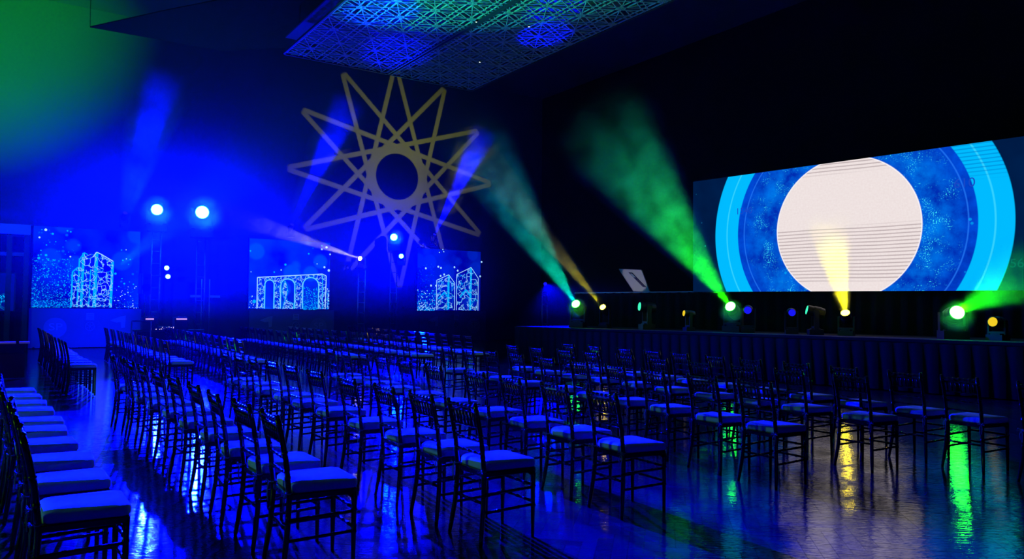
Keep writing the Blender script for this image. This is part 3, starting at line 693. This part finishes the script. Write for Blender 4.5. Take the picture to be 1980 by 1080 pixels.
# right screen: two slab towers
p = Pic(13)
TA_ = [px3(*q) for q in ((846, 597), (846, 540.5), (871, 529), (884, 545), (884, 597))]; TB = [px3(*q) for q in ((888, 597), (888, 528), (919, 513), (935, 534), (935, 598))]
p.net(TA_, [], 120, .60, .012, .45); p.net(TB, [], 190, .65, .012, .45)
for T_ in (TA_, TB): p.path(T_, .03, 0)
p.line(px3(871, 530), px3(871, 596), .10, 1); p.line(px3(919, 514), px3(918, 597), .11, 1)
p.path([px3(850, 576), px3(862, 563), px3(870, 572)], .06, 1); p.path([px3(895, 573), px3(908, 557), px3(918, 570)], .07, 1)
p.swarm(.0, .95, 0, .95, 330, (1, 2, 2, 0), (.012, .035), 2.0); p.swarm(.0, .9, .4, 2.2, 60, (2,), (.012, .025))
for x, y in ((823.5, 518.5), (849, 514.5), (854.5, 516.5), (854, 532), (861.5, 529), (883, 514), (890, 520.5), (834.5, 551), (845, 551), (942, 501), (939, 530), (860, 485), (851, 487), (858, 481)): p.dot(*px3(x, y), .052 if y > 495 else .03, 0)
small_screen(16.30, 'right small screen showing a glowing network drawing of two slab towers', p, bg_mat('right_screen_picture', (.0, .0, .25), (.0, .01, .40), (.0, .03, .6), 8.0))

def logos(t, order, dim=False):
    x0, x1, x2 = order
    bm = B(); disc(bm, (x0, -.004, .72), .36, (0, 1, 0), 40); o = link('round_emblem', bm, M_PANEL2, t)
    text('SP', .36, (x0 + .01, -.010, .74), t, M_LOGO, name='emblem_letters', sx=1.25)
    bm = B(); box(bm, (x1, -.006, 1.12), (.25, .012, .25)); link('square_emblem', bm, M_LOGO, t)
    bm = B()
    for k in range(3): box(bm, (x1 + .01 * k, -.016, 1.19 - .06 * k), (.17 - .02 * k, .006, .022))
    link('emblem_stripe', bm, M_PANEL, t)
    bm = B(); 
    for k in range(18):
        a, b = 2 * PI * k / 18, 2 * PI * (k + 1) / 18
        tube(bm, [(x1 + .14 * math.cos(a), -.008, .76 + .16 * math.sin(a)), (x1 + .14 * math.cos(b), -.008, .76 + .16 * math.sin(b))], .012, 4)
    for k in range(6):
        a = .5 + k; tube(bm, [(x1, -.008, .76), (x1 + .11 * math.cos(a), -.008, .76 + .13 * math.sin(a))], .008, 4)
    link('ring_emblem', bm, M_LOGO, t)
    bm = B(); f_ = bm.faces.new([bm.verts.new((x2 + a, -.008, b)) for a, b in ((-.32, .98), (.02, 1.12), (.20, 1.16), (.18, .72), (.06, .70), (.04, .92), (-.10, .90))]); link('wing_emblem', bm, M_LOGO, t)
M_PANEL2 = pbr('emblem_disc_print', (.20, .21, .27), .7)
b1 = banner(1.06, 'printed banner with round SP emblem below the left small screen'); logos(b1, (.78, 1.86, 2.82))
b2 = banner(8.60, 'dim printed banner with faint emblems below the arch screen'); logos(b2, (2.85, 1.88, .70))
b3 = banner(16.30, 'dim printed banner lost in blue haze below the right small screen'); logos(b3, (2.85, 1.88, .70))

# left of the left screen: dark booth with a pale header beam, a dim monitor, a white-topped table
bo = empty('booth_frame', W(-31.2, -5.6), math.atan2(N2.y, N2.x), 'dark booth with a pale header beam at the left edge', 'booth')
bm = B(); box(bm, (3.2, 0, 4.10), (6.7, .25, .34)); link('header_beam', bm, pbr('header_fabric', (.40, .40, .45), .8, noise=.1), bo)
bm = B(); box(bm, (3.2, .35, 1.95), (6.5, .05, 3.86)); link('rear_panel', bm, M_CLOTH, bo)
bm = B(); box(bm, (3.2, .0, 3.25), (6.6, .12, .12)); link('cross_rail', bm, M_PANEL, bo)
for x in (.05, 5.95, 6.45):
    bm = B(); box(bm, (x, 0, 1.96), (.16, .2, 3.90)); link('post', bm, M_BLACK, bo)
mo = empty('dim_monitor', W(-31.30, -1.15), math.atan2(N2.y, N2.x), 'dim monitor at the left edge of the frame showing a faint figure', 'monitor')
bm = B(); box(bm, (.85, .07, 1.95), (1.75, .08, 1.34)); box(bm, (.85, .12, .66), (.08, .06, 1.30)); box(bm, (.85, .0, .02), (.7, .4, .03)); link('housing', bm, M_BLACK, mo)
bm = B(); quad(bm, [(.02, .02, 1.31), (1.68, .02, 1.31), (1.68, .02, 2.59), (.02, .02, 2.59)]); link('display', bm, emit('dim_monitor_blue', (.0, .004, .16), 1.0), mo)
p = Pic(5); p.net([(1.0, 0), (1.05, .45), (1.2, .66), (1.45, .6), (1.62, .1), (1.5, 0)], [], 60, .3, .02, 0); o = link('figure_lines', p.bm, [P_C, emit('dim_teal', (.0, .08, .30), 1), emit('dim_teal_dark', (.0, .05, .22), 1)], mo, loc=(0, .012, 1.31))
tb = empty('white_table', W(-18.9, -4.2), math.atan2(N2.y, N2.x), 'long pale-topped table at the left edge behind the chairs', 'table')
for k, (xa, xb) in enumerate(((0, 4.58), (4.64, 4.82))):
    bm = B(); box(bm, ((xa + xb) / 2, 0, .74), (xb - xa, .30, .035)); link('table_top', bm, emit('lit_table_edge', (.36, .16, .55), 1.0) if False else M_PALE, tb)
bm = B(); box(bm, (2.4, .06, .36), (4.7, .04, .70)); link('skirt', bm, M_CLOTH, tb)
for x in (.1, 4.7):
    bm = B(); box(bm, (x, .11, .36), (.04, .04, .72)); link('leg', bm, M_BLACK, tb)
spot('table_light', W(-18.9 + 2.2, -1.5, 3.2), W(-18.9, -.5, .74), (.75, .35, 1.0), 45, 60, .7, .05)

# technicians' desk between the left screen and the truss towers
dk = empty('mixing_desk', W(-26.6, 3.70), math.atan2(N2.y, N2.x), 'dark technicians desk with purple indicator strips left of centre', 'desk')
bm = B(); box(bm, (.95, 0, .74), (2.1, .7, .05)); link('desk_top', bm, M_BLACK, dk)
for x in (.02, 1.88):
    for y in (-.28, .28):
        bm = B(); box(bm, (x, y, .36), (.05, .05, .71)); link('leg', bm, M_BLACK, dk)
bm = B(); box(bm, (.95, -.33, .40), (1.95, .02, .62)); link('modesty_panel', bm, M_CLOTH, dk)
fr = empty('equipment_rack', W(-26.75, 3.55) + Z3 * 0, math.atan2(N2.y, N2.x), 'pale tube frame standing at the left end of the technicians desk', 'rack')
for a, b in (((-.02, -.5, 0), (-.02, -.5, 1.05)), ((.52, -.5, 0), (.52, -.5, 1.05)), ((-.02, -.5, 1.05), (.52, -.5, 1.05)), ((-.02, -.5, .3), (.52, -.5, .3))):
    bm = B(); tube(bm, [a, b], .022, 6); link('tube', bm, M_STEEL, fr)
mx = empty('mixing_console', W(-26.6, 4.5, .766), math.atan2(N2.y, N2.x), 'small lighting console with tiny white lamps on the technicians desk', 'console')
bm = B(); box(bm, (0, 0, .05), (.62, .42, .10)); link('case', bm, M_BLACK, mx)
bm = B(); r9 = random.Random(2)
for k in range(16): box(bm, (r9.uniform(-.28, .28), -.2145, r9.uniform(.02, .09)), (.022, .006, .018))
link('indicator', bm, emit('tiny_console_lamps', (.8, .6, 1), 1.6), mx)
for n_, lab in ((4.06, 'left dark case with a purple strip lamp on the technicians desk'), (5.0, 'right dark case with a wider purple strip lamp on the technicians desk')):
    t = empty('amplifier_case', W(-26.6, n_, .766), math.atan2(N2.y, N2.x), lab, 'case')
    bm = B(); box(bm, (0, 0, .20), (.42, .36, .40)); link('case', bm, M_BLACK, t)
    bm = B(); box(bm, (0, -.186, .345), (.24 if n_ < 4.5 else .32, .01, .045)); link('indicator_strip', bm, L_P, t)
    bm = B(); tube(bm, [(-.1, -.18, .42), (-.1, -.2, .44), (.1, -.2, .44), (.1, -.18, .42)], .012, 6); link('handle', bm, M_STEEL, t)
sp_ = empty('speaker_on_stand', W(-27.4, 4.05), math.atan2(N2.y, N2.x), 'dark loudspeaker on a tripod stand beside the left small screen', 'speaker')
bm = B(); tube(bm, [(0, 0, .05), (0, 0, 1.9)], .02, 8); link('pole', bm, M_BLACK, sp_)
for k in range(3):
    a = 2 * PI * k / 3 + .4; bm = B(); tube(bm, [(0, 0, .75), (.5 * math.cos(a), .5 * math.sin(a), .01)], .014, 6); link('leg', bm, M_BLACK, sp_)
bm = B(); loft(bm, [[(x, y, z) for x, y in rrect(.20, .15, .18, -.18, .05, 3)] for z in (1.9, 1.92, 2.55, 2.57)]); link('cabinet', bm, M_BLACK, sp_)
bm = B(); disc(bm, (0, -.183, 2.12), .13, (0, 1, 0), 20); disc(bm, (0, -.183, 2.42), .06, (0, 1, 0), 16); link('driver', bm, M_CLOTH, sp_)
tt = empty('tee_light_bar', W(-30.3, 6.55), math.atan2(N2.y, N2.x), 'tall double-pole stand with a pale cross bar under the brightest lamp', 'light stand')
for s_ in (-.14, .14):
    bm = B(); tube(bm, [(s_, 0, .03), (s_, 0, 2.55)], .018, 6); link('pole', bm, M_STEEL, tt, True)
bm = B(); box(bm, (0, 0, .015), (.7, .6, .03)); link('base_plate', bm, M_BLACK, tt)
for s_ in (-.36, .34):
    bm = B(); box(bm, (s_, -.03, 1.90), (.36, .04, .09)); link('cross_bar', bm, M_PALE, tt)

# ------------------------------------------------------------------ hanging lattice ceiling panels
CN0, CN1, CD0, CD1, CZ = 5.9, 11.55, -19.32, -6.5, 8.0
lat = empty('lattice_canopy', W(CD0, CN0, CZ), math.atan2(N2.y, N2.x), 'hanging lattice canopy of crossing pale strips above the chairs', 'ceiling panel')
# local x = +N (0..5.65), local y = -D?  (rotation of +90 from N is -D) -> use negative y for +D
LW, LL = CN1 - CN0, CD1 - CD0
def lattice(x0, x1, y0, y1, z):
    bm = B(); a = .46; S3 = math.sqrt(3)
    def seg(px_, py_, dx, dy, w_):
        # clip infinite line to the rectangle
        t0, t1 = -1e9, 1e9
        for p_, d_, lo, hi_ in ((px_, dx, x0, x1), (py_, dy, y0, y1)):
            if abs(d_) < 1e-9:
                if p_ < lo or p_ > hi_: return
            else:
                a_, b_ = (lo - p_) / d_, (hi_ - p_) / d_; t0 = max(t0, min(a_, b_)); t1 = min(t1, max(a_, b_))
        if t1 - t0 < .05: return
        mx_, my_ = px_ + dx * (t0 + t1) / 2, py_ + dy * (t0 + t1) / 2
        box(bm, (mx_, my_, z), (t1 - t0, w_, .022), Matrix.Rotation(math.atan2(dy, dx), 3, 'Z'))
    for ang, off, step_, w_ in ((PI / 2, .065, a, .018), (PI / 2 + PI / 3, .065, a, .018), (PI / 2 - PI / 3, .065, a, .018), (0, 0, a * S3, .014), (PI / 3, 0, a * S3, .014), (-PI / 3, 0, a * S3, .014)):
        dx, dy = math.cos(ang), math.sin(ang); nx, ny = -dy, dx
        for k in range(-70, 71):
            for q in ((-off, off) if off else (0,)):
                c = k * step_ + q
                seg(nx * c, ny * c, dx, dy, w_)
    return bm
cuts = [0, 2.95, LW]
for x0, x1 in ((0, 2.93), (2.99, LW)):
    y0, y1 = -LL, 0
    o = link('lattice_screen', lattice(x0 + .04, x1 - .04, y0 + .04, y1 - .04, 0), M_LATT, lat); tag(o, None, None, None, 'stuff')
    for c, s_ in ((((x0 + x1) / 2, y0 + .02, 0), (x1 - x0, .04, .06)), (((x0 + x1) / 2, y1 - .02, 0), (x1 - x0, .04, .06)), ((x0 + .02, (y0 + y1) / 2, 0), (.04, y1 - y0, .06)), ((x1 - .02, (y0 + y1) / 2, 0), (.04, y1 - y0, .06))):
        bm = B(); box(bm, c, s_); link('frame_bar', bm, M_BLACK, lat)
bm = B(); box(bm, (LW / 2, -LL / 2, .42), (LW - .1, LL - .1, .04)); link('backing_board', bm, pbr('backing_board_paint', (.09, .09, .10), .9), lat)
for x in (.3, 2.9, 5.3):
    for y in (-.4, -LL / 2):
        bm = B(); tube(bm, [(x, y, .44), (x, y, H - CZ)], .008, 5); link('hanging_wire', bm, M_BLACK, lat)
for dd, nn_ in ((-14.52, 8.77), (-14.07, 9.9), (-16.86, 10.3)):
    t = empty('downlight', W(dd, nn_, CZ - .012), 0, 'tiny white downlight in the lattice canopy, %s' % {8.77: 'beside the seam', 9.9: 'amid the blue patch', 10.3: 'nearest its far corner'}[nn_], 'downlight')
    bm = B(); tube(bm, [(0, 0, 0), (0, 0, -.03)], .028, 10); link('ring', bm, M_BLACK, t); bm = B(); disc(bm, (0, 0, -.032), .02, (0, 0, 1), 10); link('bulb', bm, emit('downlight_bulb', (.8, 1, .8), 3), t)

# dark panel standing in for the lattice canopy's shadow, upper left
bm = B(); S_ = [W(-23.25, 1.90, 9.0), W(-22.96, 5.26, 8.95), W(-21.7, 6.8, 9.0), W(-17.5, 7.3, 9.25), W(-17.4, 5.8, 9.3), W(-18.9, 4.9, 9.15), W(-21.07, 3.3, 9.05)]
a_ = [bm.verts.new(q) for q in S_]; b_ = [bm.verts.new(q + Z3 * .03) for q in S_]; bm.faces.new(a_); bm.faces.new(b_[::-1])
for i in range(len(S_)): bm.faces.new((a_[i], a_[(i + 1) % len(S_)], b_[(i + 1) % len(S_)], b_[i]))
sl = empty('shadow_panel', W(-21, 4.5, 9.0), 0, 'pointed dark panel standing in for a canopy shadow, upper left', 'ceiling drape')
o = link('shadow_sheet', bm, M_CLOTH, sl); o.matrix_parent_inverse = Matrix.Translation(-sl.location)
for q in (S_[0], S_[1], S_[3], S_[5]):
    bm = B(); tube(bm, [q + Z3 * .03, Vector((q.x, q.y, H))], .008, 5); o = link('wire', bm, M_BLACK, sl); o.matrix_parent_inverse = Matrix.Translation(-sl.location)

# bulging pale ceiling drape, upper right
bm = B(); cx, cyy = 17.2, -10.2; rings = []
for k in range(13):
    a = PI / 2 * k / 12; r_ = math.sin(a) if k else .001
    rings.append([W(cyy + 5.6 * r_ * math.sin(2 * PI * j / 48), cx + 4.2 * r_ * math.cos(2 * PI * j / 48), H - 2.7 * math.cos(a) - .02) for j in range(48)])
loft(bm, rings[::-1]); o = link('bulging_drape', bm, M_DRAPE, None, True); tag(o, 'pale rounded ceiling drape bulging down at the top right', 'ceiling drape')
